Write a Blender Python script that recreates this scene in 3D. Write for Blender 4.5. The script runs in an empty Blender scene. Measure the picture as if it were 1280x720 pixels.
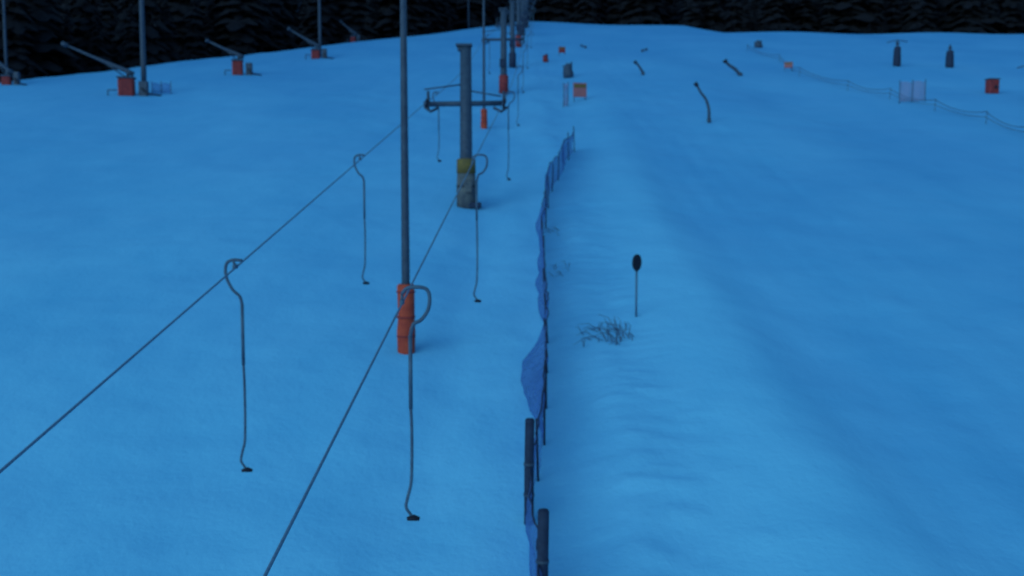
import bpy, math, random
import numpy as np
from mathutils import Vector, noise

random.seed(7)
rng = np.random.default_rng(7)
S = bpy.context.scene
COL = S.collection

# ------------------------------------------------------------------ materials
def newmat(name):
    m = bpy.data.materials.new(name); m.use_nodes = True
    nt = m.node_tree
    return m, nt, nt.nodes, nt.links, nt.nodes['Principled BSDF']

def mat(name, c1, c2=None, rough=0.7, scale=6.0, metal=0.0, bump=0.15, alpha=None):
    m, nt, N, L, b = newmat(name)
    if c2 is None: c2 = tuple(v*0.65 for v in c1)
    tc = N.new('ShaderNodeTexCoord')
    nz = N.new('ShaderNodeTexNoise'); nz.inputs['Scale'].default_value = scale
    nz.inputs['Detail'].default_value = 6; nz.inputs['Roughness'].default_value = .65
    L.new(tc.outputs['Object'], nz.inputs['Vector'])
    r = N.new('ShaderNodeValToRGB')
    r.color_ramp.elements[0].position = .35; r.color_ramp.elements[1].position = .65
    r.color_ramp.elements[0].color = (*c2, 1); r.color_ramp.elements[1].color = (*c1, 1)
    L.new(nz.outputs['Fac'], r.inputs['Fac']); L.new(r.outputs['Color'], b.inputs['Base Color'])
    b.inputs['Roughness'].default_value = rough; b.inputs['Metallic'].default_value = metal
    b.inputs['Specular IOR Level'].default_value = .2
    if bump:
        bp = N.new('ShaderNodeBump'); bp.inputs['Strength'].default_value = bump
        bp.inputs['Distance'].default_value = .02
        L.new(nz.outputs['Fac'], bp.inputs['Height']); L.new(bp.outputs['Normal'], b.inputs['Normal'])
    if alpha is not None: b.inputs['Alpha'].default_value = alpha
    return m

M_steel  = mat('painted_steel', (.032,.068,.13), (.020,.044,.092), .6)
M_galv   = mat('galvanised_steel', (.05,.115,.21), (.032,.075,.15), .6)
M_rope   = mat('wire_rope', (.09,.20,.35), (.06,.15,.26), .7, 30)
M_orange = mat('orange_padding', (.36,.065,.04), (.22,.032,.03), .75, 4)
M_red    = mat('red_padding', (.20,.034,.045), (.11,.022,.035), .75, 4)
M_yellow = mat('yellow_padding', (.13,.11,.04), (.08,.075,.04), .8, 6)
M_tan    = mat('worn_padding', (.09,.12,.15), (.035,.055,.09), .85, 3)
M_black  = mat('black_rubber', (.012,.018,.04), None, .8)
M_wood   = mat('dark_timber', (.018,.038,.09), (.010,.022,.058), .85, 8)
M_bluenet= mat('blue_net', (.05,.17,.50), (.03,.11,.36), .8, 5, alpha=.6)
M_pinknet= mat('faded_orange_net', (.26,.19,.32), (.18,.14,.28), .8, 5, alpha=.38)
M_sign   = mat('sign_panel', (.30,.12,.14), (.2,.09,.14), .6, 1.2)
M_twig   = mat('twigs', (.06,.12,.22), (.04,.09,.17), .9)
M_lampgl = mat('lamp_glass', (.15,.2,.25), None, .2)
M_spruce = mat('spruce_needles', (.004,.007,.016), (.0015,.003,.008), .95, .35, bump=0)
M_bark   = mat('spruce_bark', (.006,.007,.012), None, .9)

# snow / ground
def snow_mat():
    m, nt, N, L, b = newmat('snow_ground')
    tc = N.new('ShaderNodeTexCoord')
    def nz(sc, det, stretch=(1,1,1), rough=.6):
        mp = N.new('ShaderNodeMapping'); mp.inputs['Scale'].default_value = stretch
        L.new(tc.outputs['Object'], mp.inputs['Vector'])
        n = N.new('ShaderNodeTexNoise'); n.inputs['Scale'].default_value = sc
        n.inputs['Detail'].default_value = det; n.inputs['Roughness'].default_value = rough
        L.new(mp.outputs['Vector'], n.inputs['Vector']); return n
    big = nz(.10, 4, (1.6,.5,1)); mid = nz(.6, 5, (1.0,.8,1)); fine = nz(7, 3)
    r = N.new('ShaderNodeValToRGB'); e = r.color_ramp.elements
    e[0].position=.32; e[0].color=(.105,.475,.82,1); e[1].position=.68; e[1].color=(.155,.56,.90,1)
    add = N.new('ShaderNodeMix'); add.inputs['Factor'].default_value=.35
    L.new(big.outputs['Fac'], add.inputs['A']); L.new(mid.outputs['Fac'], add.inputs['B'])
    L.new(add.outputs['Result'], r.inputs['Fac'])
    # packed lanes, plus dusk dimming up the slope painted into the snow colour
    ap = N.new('ShaderNodeAttribute'); ap.attribute_name='packed_dusk_shade'
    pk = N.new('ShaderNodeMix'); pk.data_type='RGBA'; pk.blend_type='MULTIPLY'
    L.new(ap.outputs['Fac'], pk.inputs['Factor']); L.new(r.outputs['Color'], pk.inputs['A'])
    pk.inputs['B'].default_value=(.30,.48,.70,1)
    at = N.new('ShaderNodeAttribute'); at.attribute_name='forest'
    mx = N.new('ShaderNodeMix'); mx.data_type='RGBA'
    L.new(at.outputs['Fac'], mx.inputs['Factor'])
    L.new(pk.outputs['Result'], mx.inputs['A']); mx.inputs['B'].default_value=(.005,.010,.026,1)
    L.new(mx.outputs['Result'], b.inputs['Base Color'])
    b.inputs['Roughness'].default_value=.8; b.inputs['Specular IOR Level'].default_value=.1
    b1 = N.new('ShaderNodeBump'); b1.inputs['Strength'].default_value=.32; b1.inputs['Distance'].default_value=.22
    L.new(mid.outputs['Fac'], b1.inputs['Height'])
    b2 = N.new('ShaderNodeBump'); b2.inputs['Strength'].default_value=.3; b2.inputs['Distance'].default_value=.04
    L.new(fine.outputs['Fac'], b2.inputs['Height']); L.new(b1.outputs['Normal'], b2.inputs['Normal'])
    L.new(b2.outputs['Normal'], b.inputs['Normal'])
    return m
M_snow = snow_mat()

# ------------------------------------------------------------------ terrain
SL = .2144
cx = np.array([-400,-120,-60,-46,-43,-40,-27,-15.7,-6,1.4,15,27.6,30.5,50,74,120,400.])
cy = np.array([20,48,70,80,84,95,122,146,168,188,180,174,156,152,152,148,120.])
def crest(x): return np.interp(x, cx, cy)
def sp(v, w): 
    a = np.clip(v/w, -40, 40); return w*np.log1p(np.exp(a))
def sig(v): return 1/(1+np.exp(-np.clip(v,-40,40)))
def ridge_x(y): return 6.1+.35*np.sin(y*.13)
def ground(x, y):
    x = np.asarray(x, float); y = np.asarray(y, float)
    d = y - crest(x)
    s = np.where(d>100, d, sp(d, 2.5))
    z = SL*(y - s) - .05*s
    z = z + .38*sp(d-38, 6)
    # groomed piste edge, windrow by the fence, lift track
    z = z + .55*sig((ridge_x(y)-x)/.42)*sig((x-3.0)/1.0)*sig((50-y)/7)
    z = z + .34*sig((x-3.6-.02*y)/.6)*sig((y-42)/6)*sig((150-y)/10)
    z = z + .16*np.exp(-((x-1.9-.3*np.sin(y*.4))/.7)**2)*sig((70-y)/6)
    z = z - .12*np.exp(-((x+2.2-.03*y)/.9)**2)*sig((130-y)/10)
    z = z + .35*np.exp(-((x-14)/3.0)**2-((y-70)/18)**2)
    z = z + .13*np.sin(x*.31+1.3*np.sin(y*.07))*np.sin(y*.11+.6)*sig((y-18)/5)
    return z
def gz(x, y): return float(ground(x, y))

def make_ground():
    ys = np.concatenate([np.arange(-60,8,4.), np.arange(8,40,.16), np.arange(40,80,.4), np.arange(80,200,1.2), np.arange(200,700,12.)])
    xs_h = np.concatenate([np.arange(0,12,.22), np.arange(12,34,.6), np.arange(34,90,1.6), np.arange(90,420,12.)])
    xs = np.concatenate([-xs_h[:0:-1], xs_h])
    X, Y = np.meshgrid(xs, ys); Z = ground(X, Y)
    nx, ny = len(xs), len(ys)
    V = np.stack([X,Y,Z],-1).reshape(-1,3)
    for i in range(len(V)):
        x,y,_ = V[i]
        if abs(x) < 60 and y < 130 and y > 0:
            a = noise.noise(Vector((x*.55,y*.4,0)))*.06 + noise.noise(Vector((x*1.7,y*1.3,4)))*.022
            if .9 < x < 4.2: a += abs(noise.noise(Vector((x*1.2,y*2.2,9))))*.14*(1-abs(x-2.5)/1.8)
            if x > 6.5: a += .03*noise.noise(Vector((x*2.2+.3*math.sin(y*.2),y*.12,3)))   # groomer pass lines
            V[i,2] += a
    idx = np.arange(nx*ny).reshape(ny,nx)
    F = np.stack([idx[:-1,:-1],idx[:-1,1:],idx[1:,1:],idx[1:,:-1]],-1).reshape(-1,4)
    me = bpy.data.meshes.new('snow_slope'); me.from_pydata(V.tolist(), [], F.tolist())
    me.polygons.foreach_set('use_smooth', [True]*len(F))
    D = (Y-crest(X)).reshape(-1)
    nn = np.array([noise.noise(Vector((v[0]*.12,v[1]*.12,2))) for v in V])
    f = np.clip((D-5+nn*6)/3,0,1)
    f = f*(1-.16*np.clip((nn-.15)*5,0,1)*np.clip((D-15)/10,0,1))
    at = me.attributes.new('forest','FLOAT','POINT'); at.data.foreach_set('value', f)
    pk = .08 + .76*(1-np.exp(-np.clip(Y-12,0,None)/55.)) + .18*sig((X-ridge_x(Y))/.4)*sig((55-Y)/9) - .14*np.exp(-((X-4.4)/1.7)**2)*sig((55-Y)/9)  # distance term paints fading light uphill into the colour; ridge term is packed lane
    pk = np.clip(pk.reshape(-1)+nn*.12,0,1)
    ap = me.attributes.new('packed_dusk_shade','FLOAT','POINT'); ap.data.foreach_set('value', pk)
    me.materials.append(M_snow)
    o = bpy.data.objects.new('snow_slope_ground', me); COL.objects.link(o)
make_ground()

# ------------------------------------------------------------------ mesh helpers
class Obj:
    def __init__(s, name, loc):
        s.root = bpy.data.objects.new(name, None); s.root.location = loc
        s.root.empty_display_size=.3; COL.objects.link(s.root)
    def add(s, name, V, F, m, smooth=False):
        me = bpy.data.meshes.new(name); me.from_pydata([tuple(v) for v in V], [], F)
        if smooth: me.polygons.foreach_set('use_smooth',[True]*len(F))
        me.materials.append(m); me.update()
        o = bpy.data.objects.new(name, me); COL.objects.link(o); o.parent = s.root
        return o
    def tube(s, name, pts, rad, m, n=10):
        V,F = tube(pts, rad, n); return s.add(name, V, F, m, True)
    def box(s, name, c, size, m, rot=0, bev=.02):
        V,F = box(size); ca,sa = math.cos(rot), math.sin(rot)
        V = [(v[0]*ca-v[1]*sa+c[0], v[0]*sa+v[1]*ca+c[1], v[2]+c[2]) for v in V]
        o = s.add(name, V, F, m)
        if bev:
            b = o.modifiers.new('b','BEVEL'); b.width=min(bev,min(size)*.3); b.segments=2
        return o
def box(s):
    a,b,c = s[0]/2,s[1]/2,s[2]/2
    V=[(-a,-b,-c),(a,-b,-c),(a,b,-c),(-a,b,-c),(-a,-b,c),(a,-b,c),(a,b,c),(-a,b,c)]
    F=[(0,3,2,1),(4,5,6,7),(0,1,5,4),(1,2,6,5),(2,3,7,6),(3,0,4,7)]
    return V,F
def tube(pts, rad, n=10):
    pts=[Vector(p) for p in pts]
    if not hasattr(rad,'__len__'): rad=[rad]*len(pts)
    V=[];F=[]
    ref=None
    for i,p in enumerate(pts):
        t=(pts[min(i+1,len(pts)-1)]-pts[max(i-1,0)]).normalized()
        if ref is None: ref = Vector((0,1,0)) if abs(t.y)<.8 else Vector((1,0,0))
        u=(ref - t*ref.dot(t)).normalized(); w=t.cross(u); ref=u
        for k in range(n):
            a=2*math.pi*k/n; V.append(p+(u*math.cos(a)+w*math.sin(a))*rad[i])
    for i in range(len(pts)-1):
        for k in range(n):
            a=i*n+k;b=i*n+(k+1)%n; F.append((a,b,b+n,a+n))
    F.append(tuple(range(n-1,-1,-1))); F.append(tuple((len(pts)-1)*n+k for k in range(n)))
    return V,F
def smooth_pts(P, k=4):
    P=[Vector(p) for p in P]; out=[]
    for i in range(len(P)-1):
        p0=P[max(i-1,0)];p1=P[i];p2=P[i+1];p3=P[min(i+2,len(P)-1)]
        for j in range(k):
            t=j/k
            out.append(.5*((2*p1)+(p2-p0)*t+(2*p0-5*p1+4*p2-p3)*t*t+(3*p1-p0-3*p2+p3)*t**3))
    out.append(P[-1]); return out

# ------------------------------------------------------------------ lamp posts
def lamp_post(x,y,h=10,pad=True,r=.1,padh=1.62, padm=None):
    o=Obj('floodlight_pole',(x,y,gz(x,y)))
    o.tube('shaft',[(0,0,-.4),(0,0,2),(0,0,h*.6),(0,0,h)],[r,r,r*.85,r*.62],M_steel,12)
    if pad:
        pm=padm or M_orange
        o.tube('padding',[(0,0,-.15),(0,0,0),(0,0,padh*.3),(.01,0,padh*.5),(0,0,padh-.04),(0,0,padh)],[r+.12,r+.11,r+.125,r+.10,r+.11,r+.08],pm,14)
        for zz in (.35,padh*.5,padh-.2):
            o.tube('strap',[(0,0,zz),(0,0,zz+.04)],r+.128,M_red,14)
    o.box('crossbar',(0,0,h-.1),(1.6,.1,.1),M_steel)
    for s in (-.6,.6):
        o.box('lamp_housing',(s,-.14,h+.06),(.42,.2,.32),M_steel,bev=.04)
        o.box('lamp_glass',(s,-.25,h+.06),(.36,.02,.26),M_lampgl,bev=0)
lamp_post(-2.55,24.87,10.5)
lamp_post(-1.63,61.2,9,r=.08,padh=1.1)
lamp_post(-27.1,77.6,11,pad=False,r=.2)
lamp_post(-19.8,109,11,pad=False,r=.15)
lamp_post(-40.5,84.5,10,pad=False,r=.11)
lamp_post(-6.9,168,12,pad=False,r=.12)

# ------------------------------------------------------------------ drag lift
def tower(t, first=False):
    x=-1.77+.0315*(t-40.3); y=t*1.003 if first else t*1.0125
    g=gz(x,y); o=Obj('drag_lift_tower',(x,y,g))
    top=6.1
    o.tube('column',[(0,0,-.4),(0,0,2),(0,0,top)],[.25,.24,.215],M_steel,12)
    o.box('cap',(-.06,0,top+.04),(.62,.5,.1),M_steel)
    o.box('cap_bracket',(-.16,0,top-.1),(.3,.3,.14),M_steel)
    if first:
        o.tube('padding',[(0,0,-.1),(0,0,.6),(0,0,1.28)],[.37,.38,.35],M_tan,16)
        o.tube('padding_top',[(0,0,1.284),(0,0,1.8),(0,0,1.84)],[.37,.36,.3],M_yellow,16)
        o.tube('strap',[(0,0,.75),(0,0,.81)],.385,M_black,16)
        o.box('switch_box',(.1,-.40,.75),(.28,.16,.4),M_tan)
        o.box('foot_block',(.3,-.1,.06),(.55,.5,.22),M_wood,bev=.05)
    else:
        o.tube('padding',[(0,0,-.1),(0,0,1.3),(0,0,1.35)],[.36,.35,.28],M_red if t in (77,120) else M_wood,14)
        o.box('control_box',(-.1,-.3,2.2),(.4,.25,.6),M_wood)
    A=3.92
    o.tube('crossarm',[(-1.62,0,A),(1.42,0,A+.04)],.1,M_steel,8)
    o.tube('upper_stay',[(-1.6,0,A+.56),(-.2,0,A+.74)],.03,M_steel,6)
    o.tube('upper_stay',[(.2,0,A+.5),(1.35,0,A+.3)],.03,M_steel,6)
    for s in (-1,1):
        ex=s*1.5
        o.tube('hanger_frame',[(ex-s*.05,0,A-.25),(ex-s*.05,0,A+.5)],.06,M_steel,6)
        o.tube('hanger_foot',[(ex+.1*s,0,A-.1),(ex-s*.15,0,A-.28),(ex-s*.45,0,A-.12)],.06,M_steel,6)
        o.tube('rocker_beam',[(ex,-.55,A+.02),(ex,.55,A+.24)],.06,M_steel,6)
        for k in (-.42,.42):
            zz=A-.02+k*.2
            o.tube('sheave',[(s*1.47-.04,k,zz+.1),(s*1.47+.04,k,zz+.1)],.17,M_black,16)
    return x,y,g+A+.12
T=[tower(40.3,True)]
for t in (77,98,120,142,163,180): T.append(tower(t))
def rope_pts(s):
    if s<0: near=[(-5.0,-12,2.75),(-4.38,8.73,6.66)]; 
    else:   near=[(-2.18,-12,3.1),(-1.61,6.58,6.54)]
    P=[Vector(p) for p in near]
    Q=[Vector((x+s*1.46,y,z)) for x,y,z in T]
    P.append(Q[0]); out=P[:]
    for a,b in zip(Q[:-1],Q[1:]):
        for k in range(1,9):
            f=k/8; p=a.lerp(b,f); p.z-=.012*(b-a).length*4*f*(1-f); out.append(p)
    return out
RL,RR=rope_pts(-1),rope_pts(1)
for R in (RL,RR):
    o=Obj('haul_rope',(0,0,0)); o.tube('cable',R,.0145,M_rope,6)
def at(R,y):
    for a,b in zip(R[:-1],R[1:]):
        if a.y<=y<=b.y: return a.lerp(b,(y-a.y)/(b.y-a.y))
def hanger(R,y,s,bend=-1,L=3.07):
    p=at(R,y); o=Obj('drag_lift_hanger',p)
    if s<0: H=[(.11,0,.11),(-.03,0,.12),(-.13,0,.06),(-.14,0,-.12),(-.05,0,-.32),(.06,0,-.43),(.09,0,-.56)]; bx=.09
    else:   H=[(0,0,.12),(.08,0,.2),(.27,0,.2),(.34,0,.12),(.33,0,-.06),(.24,0,-.2),(.14,0,-.26),(.1,0,-.42)]; bx=.1
    o.tube('hook_arm',smooth_pts(H),.024,M_galv,8)
    o.box('rope_grip',(0,0,.02),(.05,.16,.07),M_galv)
    o.tube('grip_link',[(0,0,.02),H[1] if s<0 else H[0]],.02,M_galv,6)
    zt=H[-1][2]
    o.tube('spring_tube',[(bx,0,zt+.02),(bx,0,zt-.9)],.026,M_galv,8)
    o.tube('drag_rod',smooth_pts([(bx,0,zt-.9),(bx+.01,0,-L*.6),(bx,0,-L+.5),(bx-.045,0,-L+.28),(bx-.07,0,-L+.14),(bx-.02,0,-L+.05),(bx+.02,0,-L)]),.020,M_galv,8)
    o.tube('seat_disc',[(bx+.02,-.01,-L-.035),(bx+.02,0,-L+.005),(bx+.02,0,-L+.03)],[.08,.085,.03],M_black,14)
for y,s,L in ((15.5,-1,3.07),(25.9,-1,3.05),(43.6,-1,2.7),(62,-1,2.9),(84,-1,2.9),(108,-1,2.9),(132,-1,2.9)): hanger(RL,y,s,L=L)
for y,s,L in ((12.86,1,2.72),(24.4,1,3.2),(42.5,1,3.3),(58,1,3.),(72,1,3.),(90,1,3.),(112,1,3.),(134,1,3.)): hanger(RR,y,s,L=L)

# ------------------------------------------------------------------ blue net fence
def fence():
    B=[(.36,13.2),(.38,13.95),(.30,16.77),(.57,19.27),(.717,21.9),(.845,24.7),(.90,29.05),(1.0,34.2),(1.46,41.4),(2.1,45.5),(2.7,49.3),(3.05,51.3)]
    P=smooth_pts([(a,b,0) for a,b in B],12)
    o=Obj('blue_net_fence',(0,0,0))
    V=[];F=[];R=9
    for i,p in enumerate(P):
        y=p.y
        h=1.14+.12*math.sin(y*1.1)+.14*noise.noise(Vector((y*.9,5,0)))
        bulge=.12+.44*math.exp(-((y-22.4)/1.5)**2)+.12*math.sin(y*.9+1)+.2*noise.noise(Vector((y*.8,0,0)))
        if y<19.2: bulge=.06; h=.95
        for r in range(R):
            f=r/(R-1)
            lat=-bulge*math.sin(math.pi*min(f*1.15,1))*(1-.35*f)+.09*noise.noise(Vector((y*2,f*3,1)))
            V.append((p.x+lat,y,gz(p.x,y)-.03+h*f))
    for i in range(len(P)-1):
        for r in range(R-1):
            a=i*R+r; F.append((a,a+R,a+R+1,a+1))
    o.add('net',V,F,M_bluenet,True)
    top=[Vector(V[i*R+R-1]) for i in range(len(P))]
    o.tube('top_cord',top,.016,M_wood,6)
    ys=[18.1,19.6,21.3,23.2,25.1,27.6,30.4,33.6,36.8,39.6,42.2,44.4,46.6,48.8,51.2]
    for y in ys:
        x=float(np.interp(y,[b[1] for b in B],[b[0] for b in B]))+.03
        l=random.uniform(-.09,.05)
        o.tube('stake',[(x,y,gz(x,y)-.3),(x+l,y,gz(x,y)+random.uniform(1.1,1.4))],.023,M_wood,7)
fence()
def post(x,y,h,w=.15):
    o=Obj('wooden_post',(x,y,gz(x,y)))
    o.tube('timber',[(0,0,-.4),(0,0,h*.5),(.012,0,h-.03),(.012,0,h)],[w*.5,w*.49,w*.48,w*.4],M_wood,10)
    for f in (.25,.55): o.tube('net_tie',[(0,0,h*f),(0,0,h*f+.04)],w*.5+.01,M_steel,10)
post(.28,16.77,1.72,.17); post(.42,13.95,1.66,.17)

# ------------------------------------------------------------------ round sign on stake
o=Obj('piste_marker_sign',(3.17,26.4,gz(3.17,26.4)))
o.tube('stake',[(0,0,-.3),(.0,0,1.3)],.03,mat('pale_stake',(.06,.17,.32),None,.6),8)
c,s_=math.cos(.9),math.sin(.9)
Vd=[];Fd=[];n=24
for off in (-.02,.02):
    for k in range(n):
        a=2*math.pi*k/n; r=.2
        Vd.append((r*math.cos(a)*c-off*s_*1, r*math.cos(a)*s_+off*c-.05, 1.42+r*1.05*math.sin(a)))
Fd=[tuple(range(n)),tuple(range(2*n-1,n-1,-1))]+[(k,(k+1)%n,(k+1)%n+n,k+n) for k in range(n)]
o.add('disc',Vd,Fd,M_black)
o.box('bracket',(0,0,1.24),(.07,.05,.1),M_black)

# ------------------------------------------------------------------ dry brush poking from snow
def brush(name,x,y,w,n,hh):
    o=Obj(name,(x,y,gz(x,y))); V=[];F=[]
    for i in range(n):
        a=random.gauss(0,.5)*w; b=random.uniform(-.6,.6)
        base=Vector((a,b,gz(x+a,y+b)-gz(x,y)-.0))
        d=Vector((random.uniform(-1,.2),random.uniform(-.5,.5),random.uniform(.1,.7))).normalized()
        L=random.uniform(.2,hh)
        pts=[base,base+d*L*.5+Vector((0,0,.04)),base+d*L+Vector((random.uniform(-.15,.1),0,-L*.25))]
        v,f=tube(pts,[.010,.008,.004],4); k=len(V); V+=v; F+=[tuple(q+k for q in g) for g in f]
    o.add('twig_mass',V,F,M_twig)
brush('dry_shrub',2.6,25.1,.4,38,.85)
brush('dry_shrub',1.95,24.9,.6,14,.7)
brush('dry_shrub',1.5,31,.4,10,.35)
brush('dry_shrub',1.6,36,.4,8,.35)

# ------------------------------------------------------------------ snow-making lances on padded hydrants
def snowgun(x,y,dx,dz,w=1.25,h=1.25):
    o=Obj('snow_making_lance',(x,y,gz(x,y)))
    o.box('padded_base',(0,0,h/2-.1),(w*.9,w*.7,h+.1),M_red,rot=.2,bev=.15)
    o.box('base_cover',(.0,0,h+.0),(w*.98,w*.8,.14),M_steel,rot=.2,bev=.04)
    o.tube('pivot_mast',[(.1,0,h),(.15,0,h+.55)],.14,M_steel,8)
    o.tube('lance',[(.5,0,h+.25),(.15,0,h+.45),(dx*.55,0,h+.45+dz*.55),(dx,0,h+.45+dz)],[.18,.17,.1,.07],M_steel,8)
    o.tube('ram',[(-.1,0,h+.1),(dx*.35,0,h+.38+dz*.35)],.05,M_steel,6)
    o.tube('nozzle_head',[(dx*.97,0,h+.45+dz*.97),(dx*1.06,0,h+.45+dz*1.06)],.15,M_steel,8)
    o.box('control_cabinet',(w*.95,.1,.45),(w*.5,.4,1.1),M_steel)
    o.tube('hose',smooth_pts([(w*.9,-.2,.5),(w*1.3,-.3,.1),(w*1.7,-.2,.02),(w*2,0,-.02)]),.06,M_black,6)
    o.tube('side_rail',[(-w*1.0,-.3,-.1),(-w*1.0,-.3,.35),(-w*.5,-.3,.35)],.05,M_steel,6)
snowgun(-27.8,76,-4.3,1.9)
snowgun(-23.4,90,-2.5,1.2,1.0,1.2)
snowgun(-20.0,107.5,-2.6,1.6,.95,.9)
snowgun(-20.3,135,-1.5,1.4,.7,.8)
snowgun(-39.8,83,-1.6,1.6,.8,.7)
# low net barrier by first lance
def net_panel(name,x,y,w,h,m,rot=0,posts=3):
    o=Obj(name,(x,y,gz(x,y))); ca,sa=math.cos(rot),math.sin(rot)
    V=[];F=[];nx,nz=14,6
    for i in range(nx):
        for j in range(nz):
            u=(i/(nx-1)-.5)*w; v=j/(nz-1)*h
            b=.05*math.sin(i*1.1)+.04*math.sin(j*1.3+i)
            V.append((u*ca-b*sa,u*sa+b*ca,v+gz(x+u*ca,y+u*sa)-gz(x,y)+.08+.05*math.sin(i*.9)*(j/(nz-1))))
    for i in range(nx-1):
        for j in range(nz-1):
            a=i*nz+j; F.append((a,a+nz,a+nz+1,a+1))
    o.add('net',V,F,m)
    for k in range(posts):
        u=(k/(posts-1)-.5)*w; zz=gz(x+u*ca,y+u*sa)-gz(x,y)
        o.tube('stake',[(u*ca,u*sa,zz-.2),(u*ca,u*sa,zz+h+.22)],.03,M_galv,6)
net_panel('safety_net',-25.7,77.2,1.4,.7,M_bluenet)
net_panel('safety_net',26.2,68.9,1.75,1.25,M_pinknet,.1)
net_panel('safety_net',3.55,69.5,.5,1.4,M_pinknet,.9,2)

# ------------------------------------------------------------------ small things on the piste
def panel_sign(x,y,w,h,m,rot):
    o=Obj('piste_warning_sign',(x,y,gz(x,y))); ca,sa=math.cos(rot),math.sin(rot)
    for s in (-1,1):
        o.tube('leg',[(s*w*.42*ca,s*w*.42*sa,-.2),(s*w*.42*ca,s*w*.42*sa,h+.3)],.035,M_galv,6)
    o.box('board',(.03*sa,-.045,.28+h/2),(w,.04,h),m,rot=rot,bev=.01)
    o.box('board_band',(.03*sa+.03*sa,-.045-.03*ca,.28+h*.78),(w*.9,.02,h*.22),M_yellow,rot=rot,bev=0)
panel_sign(4.6,71.5,.95,.95,M_sign,.25)
panel_sign(5.2,110,.7,.6,M_red,.1)
panel_sign(24.1,92,.7,.5,M_sign,-.2)
def bent_pole(x,y,pts,r):
    o=Obj('bent_snow_lance',(x,y,gz(x,y)))
    P=smooth_pts(pts); o.tube('pipe',P,[r*(1-.35*i/len(P)) for i in range(len(P))],M_steel,10)
    e=P[-1]; o.tube('nozzle',[e+Vector((.02,0,-.06)),e+Vector((-.1,0,.12))],r*1.15,M_black,10)
    o.tube('foot_clamp',[(0,0,-.1),(0,0,.25)],r*1.2,M_steel,10)
bent_pole(11.1,59.2,[(0,0,-.3),(0,0,.3),(-.03,0,.8),(-.2,0,1.3),(-.5,0,1.7),(-.72,0,2.1)],.095)
bent_pole(18.6,86,[(0,0,-.3),(-.05,0,.1),(-.45,0,.55),(-.9,0,.85),(-1.2,0,1.15)],.16)
bent_pole(10.8,87,[(0,0,-.3),(0,0,.15),(-.2,0,.5),(-.4,0,.8),(-.6,0,1.0)],.12)
bent_pole(13.8,112,[(0,0,-.3),(0,0,.1),(.2,0,.2),(.5,0,.25)],.1)
bent_pole(8.2,118,[(0,0,-.3),(0,0,.1),(-.2,0,.2),(-.4,0,.25)],.1)

def padded_post(x,y,h,m,w,arm=False):
    o=Obj('padded_hydrant',(x,y,gz(x,y)))
    o.tube('padding',[(0,0,-.1),(0,0,h*.1),(0,0,h*.6),(.03,0,h*.72),(.03,0,h*.76)],[w*.40,w*.46,w*.40,w*.36,w*.2],m,10)
    o.tube('standpipe',[(0,0,h*.6),(0,0,h)],.08,M_steel,8)
    o.tube('valve_wheel',[(-.14,0,h*.86),(.14,0,h*.86)],.1,M_steel,8)
    if arm:
        o.tube('cross_arm',[(-.95,0,h*.9),(-.3,0,h*.97),(.3,0,h*.97),(.9,0,h*.93)],.04,M_steel,6)
padded_post(34.2,93.8,2.3,M_wood,.75,True)
padded_post(38.8,93.6,2.0,M_wood,.8)
padded_post(34.6,70.3,2.4,M_wood,.35,True)
o=Obj('padded_box',(34,74.6,gz(34,74.6)))
o.box('padding',(0,0,.42),(.78,.65,1.05),M_red,rot=.15,bev=.12)
o.box('cover',(0,0,.97),(.82,.7,.08),M_steel,rot=.15)
o.box('hose_port',(.1,-.37,.4),(.2,.12,.2),M_black)
def hump(x,y,w,h,m,name='covered_hydrant'):
    o=Obj(name,(x,y,gz(x,y)))
    o.tube('tarpaulin',[(0,0,-.1),(w*.04,0,h*.3),(-w*.05,0,h*.7),(w*.12,0,h*.95),(w*.15,0,h)],[w*.38,w*.5,w*.38,w*.3,w*.1],m,9)
    o.tube('standpipe',[(w*.35,0,-.1),(w*.3,0,h*1.15)],.06,M_steel,6)
    o.tube('handle',[(-w*.5,-.1,h*.8),(w*.3,-.1,h*1.05)],.05,M_steel,6)
hump(4.7,88.5,.95,1.15,M_steel); hump(3.3,104,.6,.7,M_red); hump(27.5,118,1.0,.7,M_steel)

# rope fence along the right piste edge
def rope_fence():
    Q=[(24.9,112),(25.3,100),(23.7,87),(24.2,76),(25.4,70.8),(26,64.7),(26.7,59.2),(26.6,54.0),(26.4,48.5),(26.2,43)]
    o=Obj('rope_fence',(0,0,0))
    for i,(x,y) in enumerate(Q):
        o.tube('stake',[(x,y,gz(x,y)-.2),(x+.05,y,gz(x,y)+.75)],.02,M_galv,6)
    for h in (.4,.7):
        P=[]
        for (a,b) in zip(Q[:-1],Q[1:]):
            for k in range(8):
                f=k/8; x=a[0]+(b[0]-a[0])*f; y=a[1]+(b[1]-a[1])*f
                P.append((x,y,gz(x,y)+h-.35*4*f*(1-f)*h/.82))
        o.tube('rope',P,.022,M_galv,5)
rope_fence()

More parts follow.
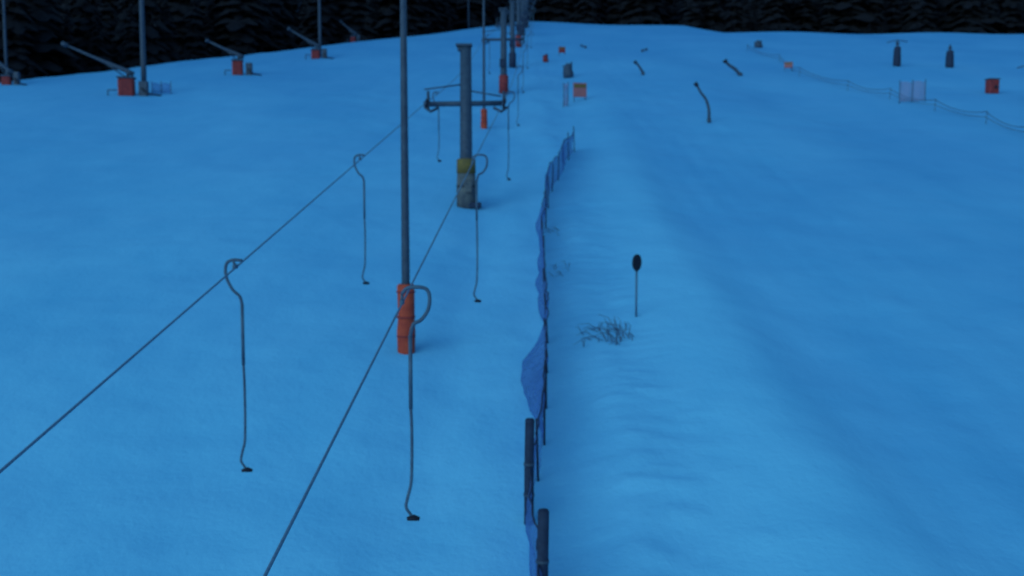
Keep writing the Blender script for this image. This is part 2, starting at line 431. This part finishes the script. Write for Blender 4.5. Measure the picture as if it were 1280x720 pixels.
# ------------------------------------------------------------------ forest (one mass)
def spruce(seed):
    r=random.Random(seed); V=[];F=[];MI=[]
    v,f=tube([(0,0,-.03),(0,0,.5),(0,0,.97)],[.016,.011,.002],6); V+=v;F+=f;MI+=[1]*len(f)
    W=15
    for i in range(W):
        z=.10+.86*(i/(W-1))**.92+r.uniform(-.015,.015); R=.19*(1-z)**.8*r.uniform(.75,1.15)+.012
        nb=9 if z<.7 else 6
        for k in range(nb):
            if r.random()<.12: continue
            a=2*math.pi*(k+r.random()*.6)/nb+i*.7; L=R*r.uniform(.65,1.25); w=L*.33+.006
            zz=z+r.uniform(-.02,.02)
            c,s=math.cos(a),math.sin(a)
            def pt(rr,ww,dz): return Vector((c*rr-s*ww,s*rr+c*ww,zz+dz))
            b=len(V); dr=-L*r.uniform(.25,.6)
            V+=[pt(0,-.004,.012),pt(0,.004,.012),pt(L*.55,w,dr*.35-.01),pt(L*.6,0,dr*.2+.012),pt(L*.55,-w,dr*.35-.01),pt(L,w*.25,dr),pt(L,-w*.25,dr*1.05)]
            F+=[(b,b+1,b+2,b+3),(b,b+3,b+4),(b+3,b+2,b+5),(b+3,b+5,b+6),(b+3,b+6,b+4)]; MI+=[0]*5
    return np.array([tuple(p) for p in V]),F,MI
VAR=[spruce(i) for i in range(5)]
def forest():
    AV=[];loops=[];tot=[];MI=[];off=0
    def put(x,y,h):
        nonlocal off
        v,f,mi=VAR[random.randrange(5)]
        a=random.uniform(0,6.28); c,s=math.cos(a),math.sin(a); wr=h*random.uniform(.95,1.35)
        P=np.stack([(v[:,0]*c-v[:,1]*s)*wr+x,(v[:,0]*s+v[:,1]*c)*wr+y,v[:,2]*h+gz(x,y)-.3],-1)
        AV.append(P)
        for q in f: loops.extend(k+off for k in q); tot.append(len(q))
        MI.extend(mi); off+=len(v)
    n=0
    while n<1100:
        x=random.uniform(-110,130); d=9+random.random()**1.4*110
        y=float(crest(x))+d
        put(x,y,random.uniform(8,19)); n+=1
    for k in range(80):   # young saplings along the forest margin
        x=random.uniform(-50,60); put(x,float(crest(x))+random.uniform(3,7),random.uniform(1.2,3.0))
    V=np.concatenate(AV)
    me=bpy.data.meshes.new('forest'); me.vertices.add(len(V)); me.vertices.foreach_set('co',V.reshape(-1))
    me.loops.add(len(loops)); me.loops.foreach_set('vertex_index',loops)
    me.polygons.add(len(tot)); st=np.concatenate([[0],np.cumsum(tot)[:-1]])
    me.polygons.foreach_set('loop_start',st.astype(np.int32)); 
    me.materials.append(M_spruce); me.materials.append(M_bark)
    me.polygons.foreach_set('material_index',MI); me.update(calc_edges=True); me.validate()
    o=bpy.data.objects.new('distant_spruce_forest',me); COL.objects.link(o)
forest()

# ------------------------------------------------------------------ light
w=bpy.data.worlds.new('World'); S.world=w; w.use_nodes=True
N=w.node_tree.nodes; L=w.node_tree.links; bg=N['Background']
sky=N.new('ShaderNodeTexSky'); sky.sky_type='NISHITA'; sky.sun_disc=False
sky.sun_elevation=math.radians(24); sky.sun_rotation=math.radians(218)
mx=N.new('ShaderNodeMix'); mx.data_type='RGBA'; mx.blend_type='MULTIPLY'; mx.inputs['Factor'].default_value=1
mx.inputs['B'].default_value=(.6,.93,1.0,1)
L.new(sky.outputs['Color'],mx.inputs['A']); L.new(mx.outputs['Result'],bg.inputs['Color'])
bg.inputs['Strength'].default_value=.15
sd=bpy.data.lights.new('dusk_sun','SUN'); sd.energy=.5; sd.angle=math.radians(50); sd.color=(.45,.77,1)
so=bpy.data.objects.new('dusk_sun',sd); COL.objects.link(so)
so.rotation_euler=(math.radians(55),0,math.radians(-38))

# ------------------------------------------------------------------ camera
cd=bpy.data.cameras.new('camera'); cam=bpy.data.objects.new('camera',cd); COL.objects.link(cam)
cam.location=(0,0,9); cam.rotation_euler=(math.radians(85),0,0)
cd.sensor_width=36; cd.lens=36*1300/1280; cd.clip_end=3000; cd.clip_start=.1
cd.dof.use_dof=True; cd.dof.focus_distance=5.0; cd.dof.aperture_fstop=36.56/1000/.016
S.camera=cam
S.view_settings.view_transform='Standard'; S.view_settings.look='None'; S.view_settings.exposure=0
